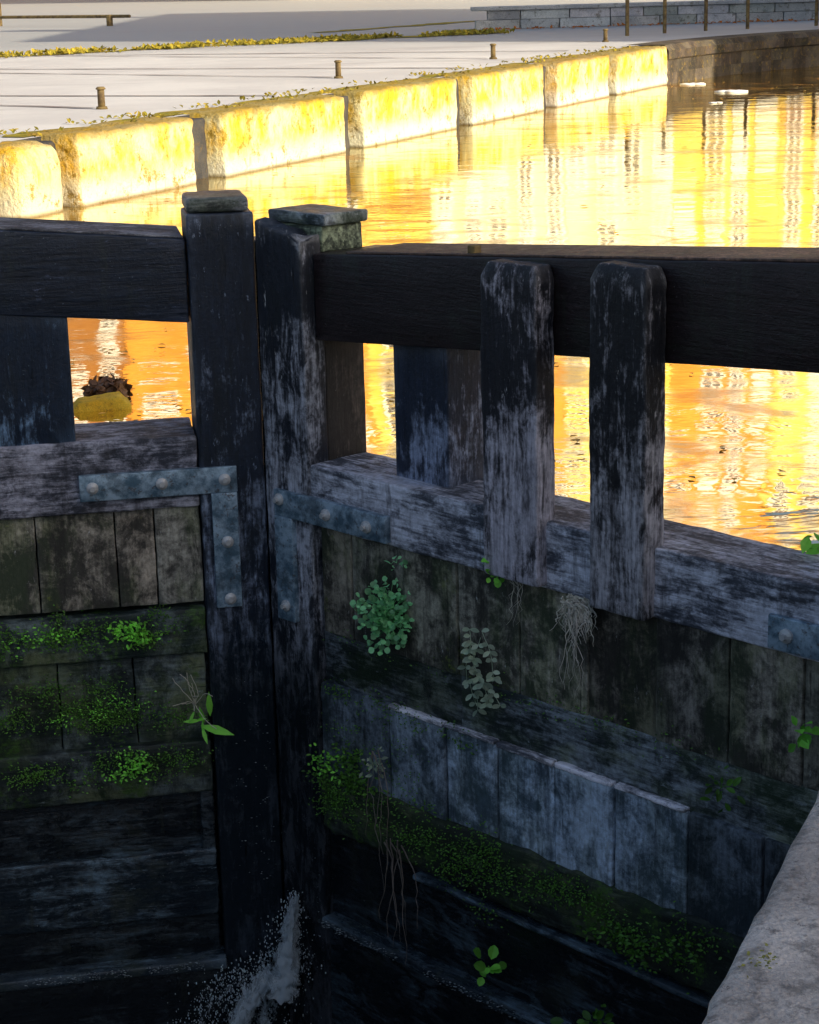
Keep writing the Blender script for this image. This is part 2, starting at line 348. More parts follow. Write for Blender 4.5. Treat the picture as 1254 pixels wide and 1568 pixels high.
one("drip_ledge_2",M_wet,P,.312,3.5,-.05,.1,-2.03,-1.985,r=.012,amp=.008,t=2.4)
one("bottom_rail",M_wet,P,.3,3.5,.0,.3,-2.9,-2.03,r=.012,amp=.01)
one("gate_back_boarding",M_wet,P,.1,3.5,.12,.2,-2.9,-.2,r=.01)
def strap(P,pts,bolts,y=-.036,th=.012):
    for i,(x0,x1,z0,z1) in enumerate(pts): one("iron_strap_%d"%(i+1),M_iron,P,x0,x1,y-th*(1+.2*i),y+.02,z0,z1,r=.004,amp=.002,seg=.04)
    mb=MB()
    for (x,z) in bolts:
        mb.tube([(x,y-.01,z),(x,y-.022,z),(x,y-.03,z)],[.026,.026,.012],12)
        mb.tube([(x,y-.02,z),(x,y-.042,z)],[.013,.012],6,t=1.2)
    mb.build("strap_bolts",M_bolt,P,False)
strap(P,[(.1,.8,-.15,-.035),(.1,.215,-.62,-.151)],[(.14,-.075),(.44,-.09),(.69,-.095),(.16,-.55)],y=-.03)
strap(P,[(2.68,3.4,-.15,-.03)],[(2.76,-.09),(3.1,-.09)],y=-.02)
P=GL
one("mitre_post",M_post,P,-.285,-.003,-.01,.3,-2.9,1.14,r=.012,amp=.005,t=(1.05,1.1,1.15),seg=.06)
one("mitre_seal",M_wet,P,-.1,.05,.16,.3,-2.9,1.0,r=.01)
one("mitre_post_cap",M_band,P,-.28,-.02,.0,.3,1.143,1.205,r=.02,amp=.006,t=(1.2,1.15,1.2),seg=.04)
sl=lambda p:V((p.x,p.y,p.z-.095*(p.x+.27)))
one("balance_beam",M_beam,P,-6.5,-.292,.02,.42,.68,1.035,r=.01,fn=sl,amp=.006,t=(1.,1.1,1.35))
one("beam_capping",M_rail,P,-6.5,-.3,.035,.41,1.036,1.044,r=.003,fn=sl,amp=.001,t=.4)
one("side_post",M_post,P,-1.45,-.80,.03,.24,.17,.78,r=.01,t=(.7,1.0,1.2))
one("side_post",M_back,P,-3.4,-2.6,.03,.24,.17,.98,r=.012)
one("top_rail",M_rail,P,-3.5,-.29,-.0,.39,-.12,.195,r=.01,amp=.007,t=(.66,.65,.68),seg=.05)
mb=MB(); S=[-.29,-.49,-.66,-1.0,-1.34,-1.7,-2.1,-2.5,-3,-3.5]
for a,b in zip(S,S[1:]):
    o=random.uniform(-.007,.007); mb.rbox(b+.003,a-.003,.025+o,.09,-.56,-.12,r=.006,t=rt(.85,1.3),amp=.005,seg=.04)
mb.build("upper_boarding",M_boards,P,True)
one("middle_rail",M_mossL,P,-3.5,-.29,-.0,.3,-.79,-.585,r=.01,amp=.014,seg=.04)
mb=MB(); S=[-.3,-.62,-.95,-1.34,-1.7,-2.1,-2.5,-3,-3.5]
for a,b in zip(S,S[1:]):
    mb.rbox(b+.003,a-.003,.03+random.uniform(-.005,.005),.09,-1.21,-.79,r=.006,t=rt(.7,1.1),amp=.01,seg=.04)
mb.build("lower_boarding",M_mossL,P,True)
one("lower_rail",M_mossL,P,-3.5,-.3,-.02,.3,-1.45,-1.2,r=.012,amp=.014,t=.7,seg=.05)
one("recess_board",M_wet,P,-3.5,-.3,.05,.12,-1.76,-1.44,r=.01)
one("recess_frame",M_wet,P,-.36,-.3,.0,.12,-1.74,-1.45,r=.01)
one("bottom_rail",M_wet,P,-3.5,-.3,-.01,.3,-2.06,-1.73,r=.012,amp=.014,t=2.2,seg=.05)
one("recess_board_low",M_wet,P,-3.5,-.3,.05,.12,-2.3,-2.05,r=.01)
one("drip_ledge",M_wet,P,-3.5,-.28,-.05,.1,-2.32,-2.27,r=.012,amp=.008,t=3)
one("sill_timber",M_wet,P,-3.5,-.28,-.0,.3,-2.9,-2.32,r=.012,amp=.01)
one("gate_back_boarding",M_wet,P,-3.5,-.1,.12,.2,-2.9,-.2,r=.01)
strap(P,[(-.80,-.125,-.06,.055),(-.24,-.128,-.58,-.061)],[(-.745,0),(-.45,0),(-.18,0),(-.18,-.28),(-.18,-.54)],y=-.014)

# ------------------------------------------------------------------ land, quays
ux,uy=.4112,.9116
def Q(s,off=0,z=0):
    return V((-3.1+ux*s-uy*off,18.6+uy*s+ux*off,z))
hole=[(-14.9,-16),(-4.4,7.4),(-4.9,8.5),(-5.3,18.3),(-3.9,18.2),tuple(Q(-.5,.42)[:2])]
hole+=[tuple(Q(.6,.42)[:2]),tuple(Q(19.2,.42)[:2]),(5.2,37.9),(6.7,40.0),(8.5,41.8),(12,44.4),(18,46.2),(20,46),(16.5,22),(6.2,12),(2.5,7.6),(2.45,6.4),(.75,2.3),(-7.0,-16)]
outer=[(-700,-400),(700,-400),(700,900),(-700,900)]
polys=[[V((x,y,0)) for x,y in outer],[V((x,y,0)) for x,y in hole]]
tri=tessellate_polygon(polys); allp=[p for q in polys for p in q]
mb=MB(); mb.v=[V((p.x,p.y,.66)) for p in allp]
for t in tri: mb.face(list(t))
g=mb.build("ground",M_pave)
bm=bmesh.new(); bm.from_mesh(g.data)
for f in bm.faces:
    f.normal_update()
    if f.normal.z<0: f.normal_flip()
bm.to_mesh(g.data)
mb=MB()
for a,b in zip(hole,hole[1:]+hole[:1]):
    mb.quad([(a[0],a[1],-4),(b[0],b[1],-4),(b[0],b[1],.655),(a[0],a[1],.655)])
mb.build("basin_wall",M_dark)
mb=MB(); md=MB()
ys=[(18.75,20.73),(21.3,24.03),(24.52,27.23),(27.75,30.33),(30.95,33.24),(33.64,36.2)]
def qfn(p): return Q(p.x,p.y+.03*noise.noise(V((p.x*.8,p.z*2,0))),p.z+.015*noise.noise(V((p.x*1.3,5,0))))
for i,(a,b) in enumerate(ys):
    s0=(a-18.6)/uy; s1=(b-18.6)/uy
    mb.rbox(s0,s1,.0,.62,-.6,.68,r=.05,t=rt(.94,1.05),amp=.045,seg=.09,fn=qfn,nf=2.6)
    md.rbox(s1-.05,s1+.75,.22,.6,-.6,.63,r=.03,amp=.01,fn=qfn)  # dark infill; its colour stands for the shadow between panels
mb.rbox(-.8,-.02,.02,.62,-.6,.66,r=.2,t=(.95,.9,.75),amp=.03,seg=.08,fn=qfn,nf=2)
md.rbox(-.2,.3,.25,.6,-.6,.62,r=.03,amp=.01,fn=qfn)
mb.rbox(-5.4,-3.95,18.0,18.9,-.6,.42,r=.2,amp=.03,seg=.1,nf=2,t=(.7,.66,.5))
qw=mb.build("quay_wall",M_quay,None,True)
md.build("recess_shade_fill",M_dark,qw,True)
mb=MB(); n=110
for i in range(n):
    s0=i*19.5/n; s1=(i+1)*19.5/n; f=lambda s:.75+.3*noise.noise(V((s*1.1,0,0)))+.15*noise.noise(V((s*4,3,0)))
    mb.quad([Q(s0,.5,.668),Q(s1,.5,.668),Q(s1,f(s1),.668),Q(s0,f(s0),.668)],rt(.7,1.1))
mb.build("quay_edge_moss",M_mossline,qw)
pts=[Q(19.25,0),V((5.55,37.5,0)),V((6.95,39.5,0)),V((8.7,41.3,0)),V((12.1,43.9,0)),V((18,45.7,0)),V((21,45.8,0))]
def sm(pts,k=6):
    out=[]
    for i in range(len(pts)-1):
        p0=pts[max(i-1,0)];p1=pts[i];p2=pts[i+1];p3=pts[min(i+2,len(pts)-1)]
        for j in range(k):
            t=j/k; out.append(.5*((2*p1)+(p2-p0)*t+(2*p0-5*p1+4*p2-p3)*t*t+(3*p1-p0-3*p2+p3)*t**3))
    return out+[pts[-1]]
cp=sm(pts); mb=MB()
prof=[(0,-.6),(0,.2),(.0,.42),(-.05,.45),(-.05,.6),(.03,.7),(.8,.7)]
for i in range(len(cp)-1):
    for (o0,z0),(o1,z1) in zip(prof,prof[1:]):
        q=[]
        for p,k in ((cp[i],i),(cp[i+1],i+1)):
            d=(cp[min(k+1,len(cp)-1)]-cp[max(k-1,0)]).normalized(); nn=V((-d.y,d.x,0)); q.append((p,nn))
        a,b=q; t=rt(.65,1.35)
        mb.quad([a[0]+a[1]*o0+V((0,0,z0)),b[0]+b[1]*o0+V((0,0,z0)),b[0]+b[1]*o1+V((0,0,z1)),a[0]+a[1]*o1+V((0,0,z1))],t)
mb.build("curved_quay_wall",M_farwall)
mb=MB()
for row,(z0,z1) in enumerate(((.66,.88),(.885,1.1))):
    x=1.9+row*.3
    while x<20:
        w=random.uniform(.8,1.4); mb.rbox(x,x+w-.02,0,.5,z0,z1,r=.02,t=rt(.75,1.2),amp=.01,seg=.4,fn=lambda p:V((p.x,49.2+(p.x-2)*.17+p.y,p.z))); x+=w
mb.rbox(1.8,20,-.06,.6,1.105,1.2,r=.02,amp=.01,seg=.5,fn=lambda p:V((p.x,49.2+(p.x-2)*.17+p.y,p.z)))
mb.build("terrace_wall",M_terr)
def strip(mb,a,b,w,z=.672,n=60,amp=.4):
    a=V(a);b=V(b);d=(b-a).normalized();nn=V((-d.y,d.x))
    for i in range(n):
        p=a+(b-a)*i/n;q=a+(b-a)*(i+1)/n
        f=lambda c,k:w*max(.05,.6+amp*noise.noise(V((c.x*1.1,c.y*1.1,k)))*2)
        mb.quad([(*(p-nn*f(p,0)),z),(*(q-nn*f(q,0)),z),(*(q+nn*f(q,5)),z),(*(p+nn*f(p,5)),z)])
mb=MB(); strip(mb,(-14,33.3),(-5.47,41.2),.4,amp=.8); strip(mb,(-5.47,41.2),(2.2,46.4),.45,amp=.8); strip(mb,(2.2,46.4),(1.5,49.5),.5); strip(mb,(-2,50),(2.5,58),.5)
for i in range(3200):
    k=random.random(); a,b=(V((-12,35.2,0)),V((-5.47,41.2,0))) if random.random()<.4 else (V((-5.47,41.2,0)),V((2.2,46.4,0)))
    p=a.lerp(b,k)+V((random.gauss(0,.35),random.gauss(0,.35),.67))
    if noise.noise(p*.9)<-.2: continue
    mb.leaf(p,(random.gauss(0,1),random.gauss(0,1),.8),(0,-.3,1),.13,.08,t=rt(.6,1.4))
for i in range(900):
    s_=random.uniform(0,19); p=Q(s_,random.uniform(.3,1.1),.67)
    if noise.noise(V((s_*1.4,0,0)))<0: continue
    mb.leaf(p,(random.gauss(0,1),random.gauss(0,1),.8),(0,-.3,1),.06,.04,t=rt(.5,1.3))
for i in range(260):
    x=random.uniform(2,14); mb.leaf(V((x,48.9+(x-2)*.17-abs(random.gauss(0,.5)),.675)),(random.gauss(0,1),random.gauss(0,1),.4),(0,-.3,1),.1,.07,t=(1.3,.5,.5))
mb.build("moss_verge",M_mossline)
mb=MB()
for (px_,py_),L in (((-3.39,22.9),9),((-.85,28.4),10),((1.56,33.2),10),((4.06,39.4),8)):
    strip(mb,(px_-.1,py_),(px_-L*.82,py_+L*.57),.07,.671,30,.5)  # bollards' long cast shadows, laid on the paving as dark strips
strip(mb,(-14,29.2),(-1.5,24.4),.1,.671,30,.3); strip(mb,(-12,36),(1.0,30.2),.1,.671,30,.3); strip(mb,(-9,40),(3,35.5),.1,.671,30,.3)
mb.build("shadow_streaks_joints",M_streak)
for i,(x,y) in enumerate(((-3.39,22.75),(-.85,28.2),(1.56,33.07),(4.06,39.4))):
    mb=MB(); mb.tube([(x,y,.66),(x,y,.69)],[.07,.06],12,t=.8); mb.tube([(x,y,.69),(x,y,.88)],[.042,.04],12); mb.tube([(x,y,.88),(x,y,.892),(x,y,.91)],[.055,.057,.038],12)
    mb.build("mooring_bollard",M_ironp,None,True)
mb=MB(); rp=[V((4.7,41.3,.7)),V((5.6,42.3,.7)),V((6.6,43.2,.7)),V((7.6,43.8,.7)),V((9.3,44.8,.7)),V((11,45.8,.7)),V((13,46.8,.7)),V((16,47.5,.7))]
for p in rp: mb.tube([p,p+V((0,0,1.15))],.04,8)
for a,b in zip(rp,rp[1:]):
    for h in (.75,1.15): mb.tube([a+V((0,0,h)),b+V((0,0,h))],.022,6)
mb.build("railing",M_ironp)
mb=MB(); mb.tube([(-13.5,66,.95),(-8.2,62,.95)],.05,6); mb.tube([(-8.9,62.5,.66),(-8.9,62.5,1.0)],.1,8); mb.tube([(-13,66,.66),(-13,66,1.4)],.1,8)
mb.build("guard_rail",M_ironp)
e=V((.419,1,0)).normalized(); nr=V((e.y,-e.x,0)); base=V((.70,3.17,0))
mb=MB(); cfn=lambda p: base+e*p.x+nr*(p.y+.008*noise.noise(V((p.x*5,p.z*6,1)))+(.006*noise.noise(V((p.x*22,4,1))) if p.y<.04 else 0))+V((0,0,p.z))
xs=[-6,-3.4,-1.75,1.1,2.35,3.3]
for a,b in zip(xs,xs[1:]): mb.rbox(a+.004,b-.004,.0,.85,.3,.715,r=.035,amp=.01,seg=.03,t=rt(.9,1.05),fn=cfn,nf=8)
for a,b in zip(xs,xs[1:]): mb.rbox(a+.3,b+.3,.86,2.2,.3,.712,r=.02,amp=.006,seg=.15,t=rt(.8,1.0),fn=cfn,nf=4)
mb.build("coping",M_coping,None,True)
mb=MB()
for k in range(9):
    z0=.3-.4*(k+1)
    x=-6+(k%2)*.4
    while x<3.3: mb.rbox(x,x+.78,.03,.3,z0,z0+.39,r=.02,t=rt(.5,.8),amp=.01,seg=.2,fn=cfn); x+=.8
mb.build("lock_side_wall",M_coping,None,True)
mb=MB()
for (cx,cy,r_,n_) in ((.62,.10,.014,40),(.35,.06,.01,25),(.2,.16,.012,30),(-.35,.05,.012,50),(-.15,.2,.016,50),(1.2,.1,.012,30),(.0,.07,.01,20)):
    for i in range(n_):
        p=base+e*(cx-.3+random.gauss(0,r_*1.6))+nr*(cy+random.gauss(0,r_))+V((0,0,.714))
        mb.leaf(p,(random.gauss(0,1),random.gauss(0,1),.5),(0,-.5,1),.007,.005,t=rt(.5,1.5))
mb.build("coping_moss",leafmat("olive_moss",(.16,.17,.03),(.32,.32,.07)))
mb=MB(); 
W=[(-.623,8.5),(-4.2,7.9),(-5.3,8.5),(-5.3,19.5),(4.5,38.5),(8,42),(18,47),(22,47),(17,21),(6,11),(2.6,7.5),(2.1,5.75)]
mb.quad([(x,y,0) for x,y in W]); w=mb.build("canal_water",M_water)
mb=MB(); mb.quad([(-25,-20,-2.7),(8,-20,-2.7),(8,9,-2.7),(-25,9,-2.7)]); mb.build("lock_chamber_water",M_lwater)

# ------------------------------------------------------------------ buildings
def brickmat(name,c1,c2):
    N=NT(name); a=N.noise(.35,6,.6); b=N.noise(9,4,.6); col=N.mix(N.ramp(a,.35,.65),c1,c2); col=N.mix(N.ramp(b,.5,.7,0,.35),col,tuple(c*.55 for c in c1)); return N.fin(N.tint(col),.9,None,.1)
M_b1=brickmat("orange_brick",(.74,.27,.045),(.85,.44,.08)); M_b2=brickmat("cream_render",(.9,.8,.45),(.92,.88,.68)); M_b3=brickmat("red_brick",(.32,.13,.04),(.5,.24,.07)); M_b4=brickmat("yellow_brick",(.88,.58,.09),(.9,.72,.24))
M_fr=brickmat("white_frame",(.92,.92,.9),(.92,.92,.92)); M_slate=stone("slate_roof",[(.06,.065,.075),(.1,.1,.11)],1,.02)
N=NT("window_glass"); M_gl=N.fin((.06,.045,.035),.05,None,.8)
def building(name,org,xd,W,H,D,mats,base_h,ncol,nrow,whitewin=.4):
    e=bpy.data.objects.new(name,None); COL.objects.link(e)
    x=V((xd[0],xd[1],0)).normalized(); z=V((0,0,1)); y=z.cross(x)
    m=Matrix((x,y,z)).transposed().to_4x4(); m.translation=V((org[0],org[1],.66)); e.matrix_world=m
    mb=MB(); mb.box(0,W,0,D,0,base_h,mi=0); mb.box(0,W,0,D,base_h,H,mi=1)
    mb.box(-.1,W+.1,-.25,0,base_h-.2,base_h+.25,mi=0); mb.box(-.1,W+.1,-.35,0,H-.5,H,mi=0)
    mb.build("walls",mats,e)
    mr=MB(); hh=H+3.5
    mr.quad([(-.3,-.4,H),(W+.3,-.4,H),(W+.3,D/2,hh),(-.3,D/2,hh)]); mr.quad([(W+.3,D+.4,H),(-.3,D+.4,H),(-.3,D/2,hh),(W+.3,D/2,hh)])
    mr.quad([(-.05,0,H),(-.05,D/2,hh-.1),(-.05,D,H)]); mr.quad([(W+.05,0,H),(W+.05,D,H),(W+.05,D/2,hh-.1)])
    for k in (.2,.8): mr.box(W*k-.5,W*k+.5,D/2-.6,D/2+.6,hh-.6,hh+1.3)
    mr.build("roof",M_slate,e)
    mw=MB(); mg=MB(); ch=W/ncol; rh=H/nrow
    for i in range(ncol):
        tall=random.random()<.35; ww=ch*(random.uniform(.16,.22) if tall else random.uniform(.22,.3)); cx=(i+.5)*ch+random.uniform(-.1,.1)*ch
        for j in range(nrow):
            z0=j*rh+rh*.2; wh=rh*(.7 if tall else .5)
            if j==0 and i==ncol//2: z0=.05; wh=rh*.75
            if j>0 and random.random()<.2: continue
            mw.box(cx-ww-.2,cx+ww+.2,-.06,.0,z0-.15,z0+wh+.15); mw.box(cx-ww-.25,cx+ww+.25,-.2,.0,z0-.3,z0-.15)
            if random.random()<whitewin: mw.box(cx-ww,cx+ww,-.085,-.06,z0+wh*random.choice((.0,.05,.3,.5)),z0+wh)
            mg.box(cx-ww,cx+ww,-.075,-.06,z0,z0+wh)
            mw.box(cx-.08,cx+.08,-.1,-.075,z0,z0+wh); mw.box(cx-ww,cx+ww,-.1,-.076,z0+wh*.48,z0+wh*.52)
    mw.build("window_frames",M_fr,e); mg.build("windows",M_gl,e)
    return e
xd=(.966,.259)
X=-52.
specs=[(16,46,[M_b3,M_b1],6,5,7,.5),(14,48,[M_b4,M_b3],14,5,7,.6),(14,46,[M_b2,M_b1],20,3,6,.7),(12,44,[M_b3,M_b1],12,4,7,.5),
 (4,34,[M_b4,M_b1],12,2,5,.3),(4,33,[M_b3,M_b4],11,1,5,.3),(8.4,38,[M_b2,M_b1],18,5,7,.55),(7,35,[M_b2,M_b4],17,4,6,.6),(7,37,[M_b4,M_b1],17,4,7,.6),(10,34,[M_b3,M_b4],6,5,7,.6),(14,34,[M_b3,M_b1],6,5,7,.5)]
for k,(w_,h_,ms,bh,nc,nrw,wp) in enumerate(specs):
    if k==4: X=-6.
    building("townhouse",(X,(166 if k<4 else 116)+X*.268),xd,w_*.995,h_,12,ms,bh,nc,nrw,whitewin=wp); X+=w_*.966
building("unseen_shade_building",(20,-5),(0.0,-1),29,16.5,9,[M_b3,M_b3],4,7,5)  # unseen building, added to keep the gates in shadow
building("unseen_shade_building",(22,55),(0.0,-1),28,20,10,[M_b3,M_b3],4,7,6)  # unseen building, added to shade the curved far quay

# ------------------------------------------------------------------ plants
bpy.context.view_layer.update()
def GP(G,x,y,z): return G.matrix_world@V((x,y,z))
EYE=V((0,0,2.1))
def bush(name,G,x,z,R,n,mat,L=.035,W=.035,sq=(1,.5,1.1),round_=True,droop=0,y=-.03):
    mb=MB(); c=GP(G,x,y,z)
    for i in range(n):
        d=V((random.gauss(0,1),random.gauss(0,1)-.9,random.gauss(0,1))).normalized(); k=random.random()**.5*(1+.25*noise.noise(d*2+V((x,z,0))))
        p=c+V((d.x*R*sq[0],d.y*R*sq[1],d.z*R*sq[2]-droop*random.random()))*k
        dd=(V((d.x,d.y,d.z*.5+.1))+V((random.gauss(0,.4),random.gauss(0,.4),random.gauss(0,.4)))).normalized()
        nr_=(V((0,-.9,.35))+V((random.gauss(0,.4),random.gauss(0,.4),.6))).normalized()
        s_=random.uniform(.5,1.2); mb.leaf(p,dd,nr_,L*s_,W*s_,t=rt(.45,1.3),round_=round_)
        if i%5==0: mb.tube([c,(c+p)/2+V((0,0,.01)),p],[.002,.0015,.001],3)
    return mb.build(name,mat)
bush("clover_plant",GR,.79,-.46,.14,380,M_leaf,.026,.026,(.95,.6,1.15))
bush("small_fern",GR,1.41,-.13,.05,30,M_leafB,.032,.028)
bush("small_fern",GR,.85,-.22,.04,9,M_leaf,.03,.02)
bush("wall_weed",GR,2.66,.16,.09,24,M_leafB,.06,.035,y=.33,round_=False)
bush("wall_weed",GR,2.83,-.42,.05,12,M_leafB,.05,.035,round_=False)
bush("wall_weed",GR,2.5,-.72,.07,16,M_fern,.04,.02)
bush("wall_weed",GR,1.38,-1.83,.06,10,M_leafB,.05,.04,y=-.08)
bush("wall_weed",GR,1.95,-1.85,.12,26,M_fern,.05,.03,y=-.08)
mb=MB()
for k in range(5):
    x=1.3+random.uniform(-.05,.05); z=-.40-random.uniform(0,.1); pts=[]
    for i in range(random.randint(8,14)):
        p=GP(GR,x+.02*math.sin(i*.6+k*2)+k*.004*i,-.03-.02*math.sin(i*.4),z-i*.027*random.uniform(.8,1.1)); pts.append(p)
        for sgn in (-1,1):
            if random.random()<.75: mb.leaf(p,(sgn*.8+random.gauss(0,.3),-.4,-.2+random.gauss(0,.3)),(random.gauss(0,.3),-.8,.6),.034*random.uniform(.6,1.2),.02,t=rt(.5,1.2),round_=True)
    mb.tube(pts,.0015,3)
mb.build("trailing_plant",M_pale)
def roots(name,G,x,z,n,length,spread,mat,rad=.0015,y=-.03):
    mb=MB()
    for k in range(n):
        pts=[]; px_=x+random.gauss(0,spread*.3); yy=y; dx=random.gauss(0,spread*.12); L=length*random.uniform(.4,1); zz=z+random.uniform(-.02,.03)
        for i in range(12):
            pts.append(GP(G,px_,yy,zz)); px_+=dx*.5+random.gauss(0,.009); dx*=.8; zz-=L/12; yy-=random.uniform(-.004,.006)-(.01 if i<2 else 0)
        mb.tube(pts,[rad*(1.2-i*.085) for i in range(12)],4,t=rt(.7,1.2))
    return mb.build(name,mat)
roots("dry_root_tuft",GR,1.82,-.17,80,.17,.09,M_dry,.0032,y=-.05)
roots("dry_root_tuft",GR,1.80,-.2,12,.38,.05,M_dry,.0024,y=-.05)
roots("dry_root_tuft",GR,1.5,-.15,8,.22,.06,M_dry,.0014)
roots("hanging_roots",GR,.72,-1.08,5,.75,.08,M_root,.0024,-.07)
roots("hanging_roots",GR,.82,-1.45,7,.6,.12,M_root,.003,-.08)
bush("wall_weed",GR,.72,-1.12,.06,26,M_pale,.035,.015,y=-.07,round_=False)
mb=MB()
def tufts(G,n,xr,zr,y,L=.02,cl=12,up=.3,sp=.05):
    cs=[(random.uniform(*xr),random.gauss((zr[0]+zr[1])/2,(zr[1]-zr[0])/4)) for _ in range(cl)]
    for i in range(n):
        cx,cz=random.choice(cs); p=GP(G,cx+random.gauss(0,sp),y-random.random()*.02,cz+random.gauss(0,sp*.5))
        mb.leaf(p,(random.gauss(0,1),-abs(random.gauss(0,.8)),random.gauss(up,.7)),(random.gauss(0,.5),-.7,.7),L*random.uniform(.5,1.4),L*.55,t=rt(.35,1.5))
tufts(GR,2800,(.33,2.5),(-1.5,-1.26),-.04,.012,50,sp=.06); tufts(GR,450,(.33,.6),(-1.35,-1.1),-.03,.02,14); tufts(GR,260,(1.9,2.4),(-1.55,-1.35),-.05,.02,10)
tufts(GR,260,(.35,2.6),(-.66,-.62),.0,.01,16,sp=.06); tufts(GR,300,(.35,1.2),(-.92,-.86),.0,.012,12); tufts(GR,300,(.35,.9),(-1.25,-.95),.0,.01,14)
tufts(GL,1100,(-1.25,-.35),(-.74,-.6),-.01,.013,16,sp=.045); tufts(GL,2200,(-1.25,-.4),(-1.2,-.83),.02,.011,22,sp=.055); tufts(GL,900,(-1.2,-.4),(-1.4,-1.2),-.03,.012,14,sp=.05)
mb.build("moss_tufts",M_fern)
mb=MB(); tufts(GL,200,(-.72,-.56),(-.7,-.62),-.02,.022,4,sp=.035); tufts(GL,90,(-1.05,-.85),(-.7,-.62),-.02,.014,4,sp=.035); tufts(GL,200,(-.72,-.53),(-1.33,-1.25),-.04,.017,5,sp=.035); tufts(GL,160,(-1.0,-.6),(-1.12,-.95),.0,.011,5,sp=.04); tufts(GR,50,(.35,.5),(-1.25,-1.15),-.05,.022,4); tufts(GL,30,(-1.1,-1),(-.7,-.62),-.02,.018,2)
mb.build("bright_moss",M_leafB)
mb=MB(); c=GP(GL,-.33,-.03,-1.08)
for d,L in (((.0,-.2,1),.12),((.9,-.4,-.1),.16),((-.6,-.3,.1),.08),((.3,-.5,-.8),.08),((-.1,-.3,.7),.09),((-.3,-.4,-.5),.06),((.1,-.3,-1),.06),((.5,-.5,.3),.06)): mb.leaf(c+V((random.gauss(0,.02),0,random.gauss(0,.03))),d,(0,-.8,.5),L,L*.26,t=rt(.8,1.3))
mb.build("gate_weed",M_leafB)
mb=MB()
for k in range(11):
    p=GP(GL,-.36,-.03,-1.02); d=V((random.uniform(-.9,.3),-.3,random.uniform(.2,1))).normalized(); pts=[p]
    for i in range(6): d=(d+V((random.gauss(0,.25),0,random.gauss(0,.25)))).normalized(); pts.append(pts[-1]+d*.03)
    mb.tube(pts,.0018,4)
mb.build("dry_twigs",M_dry)

# ------------------------------------------------------------------ leaking water
s0=GP(GR,.07,-.03,0)
def sheet(mb,cl,layers,ybase,dn=.70):
    def cline(t):
        t=max(0,min(.9999,t))*(len(cl)-1); i=int(t); f=t-i; a,b=cl[i],cl[i+1]; return [a[k]+(b[k]-a[k])*f for k in range(3)]
    for layer in range(layers):
        nu,nv=16,60; b0=len(mb.v); sx=random.uniform(-.02,.02)
        for j in range(nv+1):
            t=j/nv; cx,cz,w=cline(t); x2,z2,_=cline(min(1,t+.03)); x1,z1,_=cline(max(0,t-.03)); d=V((x2-x1,z2-z1)).normalized(); pn=V((-d.y,d.x))
            for i in range(nu+1):
                u=i/nu*2-1; ww=w*(1+.7*noise.noise(V((t*13,layer*3,u))))
                y=ybase-.22*t-.025*layer-.05*(1-u*u)+.03*noise.noise(V((u*3,t*14,layer)))
                mb.v.append(s0+V((cx+sx+pn.x*u*ww,y,cz+pn.y*u*ww+.015*noise.noise(V((u*5,t*20,layer+9))))))
        for j in range(nv):
            for i in range(nu):
                q=b0+j*(nu+1)+i; u=abs((i+.5)/nu*2-1); dens=dn-.42*u**1.6-.06*(j/nv)
                mb.face([q,q+1,q+nu+2,q+nu+1],(dens,dens,dens))
    return cline
mb=MB()
A=[(.03,-1.93,.012),(.015,-2.0,.028),(.0,-2.1,.05),(-.01,-2.2,.07),(-.04,-2.27,.085)]
B=[(-.01,-2.2,.05),(-.1,-2.27,.07),(-.19,-2.36,.06),(-.25,-2.48,.08),(-.33,-2.68,.13)]
C=[(-.03,-2.2,.05),(-.06,-2.32,.06),(-.12,-2.45,.08),(-.14,-2.68,.12)]
D=[(-.2,-2.3,.03),(-.34,-2.36,.04),(-.42,-2.5,.05),(-.45,-2.68,.07)]
la=sheet(mb,A,6,-.04,.74); lb=sheet(mb,B,5,-.1,.66); lc=sheet(mb,C,3,-.06,.56); ld=sheet(mb,D,2,-.1,.5)
jet=mb.build("leaking_water_jet",M_fall,None,True)
mb=MB()
for k in range(2400):
    ln=(la,lb,lb,lc,ld)[k%5]; t=random.random()**.9; cx,cz,w=ln(t); g_=random.gauss(0,1.1)
    p=s0+V((cx+g_*w+random.gauss(0,.03*t),-.08-.3*t*random.random(),cz+random.gauss(0,.02+.05*t)))
    mb.ball(p,random.uniform(.0008,.0036),t=rt(.7,1.1),sc=(1,1,random.uniform(1,2.4)))
mb.build("spray",M_foam,jet,True)
mb=MB()
def specks(G,n,xr,zr,y,r=.0035):
    for k in range(n):
        x=random.uniform(*xr)
        if noise.noise(V((x*4,zr[0],0)))<-.05: continue
        mb.ball(GP(G,x,y-random.random()*.012,random.uniform(*zr)),random.uniform(.3,1)*r,sc=(2.2,1,.6),t=rt(.25,.8))
specks(GL,300,(-1.2,-.25),(-2.3,-2.26),-.055,.003); specks(GR,280,(.33,1.6),(-2.02,-1.985),-.055,.003); specks(GL,80,(-.2,0),(-1.9,-.9),-.02,.0022); specks(GR,80,(.03,.3),(-2.1,-.9),-.03,.0022)
mb.build("water_drips",M_foam,None,True)
mb=MB()
for k in range(1100):
    if k<800:
        p=V((random.uniform(-3,3.2),random.uniform(7.0,13.5),.008))
        if noise.noise(p*1.3)<-.0: continue
        if p.y<8.26-(p.x+.62)*1.046+.6 and p.x>-.6: continue
        if p.x<=-.6 and p.y<8.9: continue
    else: p=V((random.uniform(-3,9),random.uniform(13,40),.008))
    if p.x<-11.49+.451*p.y+.3 and p.y>18: continue
    a=random.uniform(0,6.28); s_=random.uniform(.02,.055)*(1 if k<800 else 1.6); mb.leaf(p,(math.cos(a),math.sin(a),0),(0,0,1),s_,s_*.6,t=rt(.5,1.4),fold=.02)
mb.build("floating_leaves",M_autumn)
mb=MB()
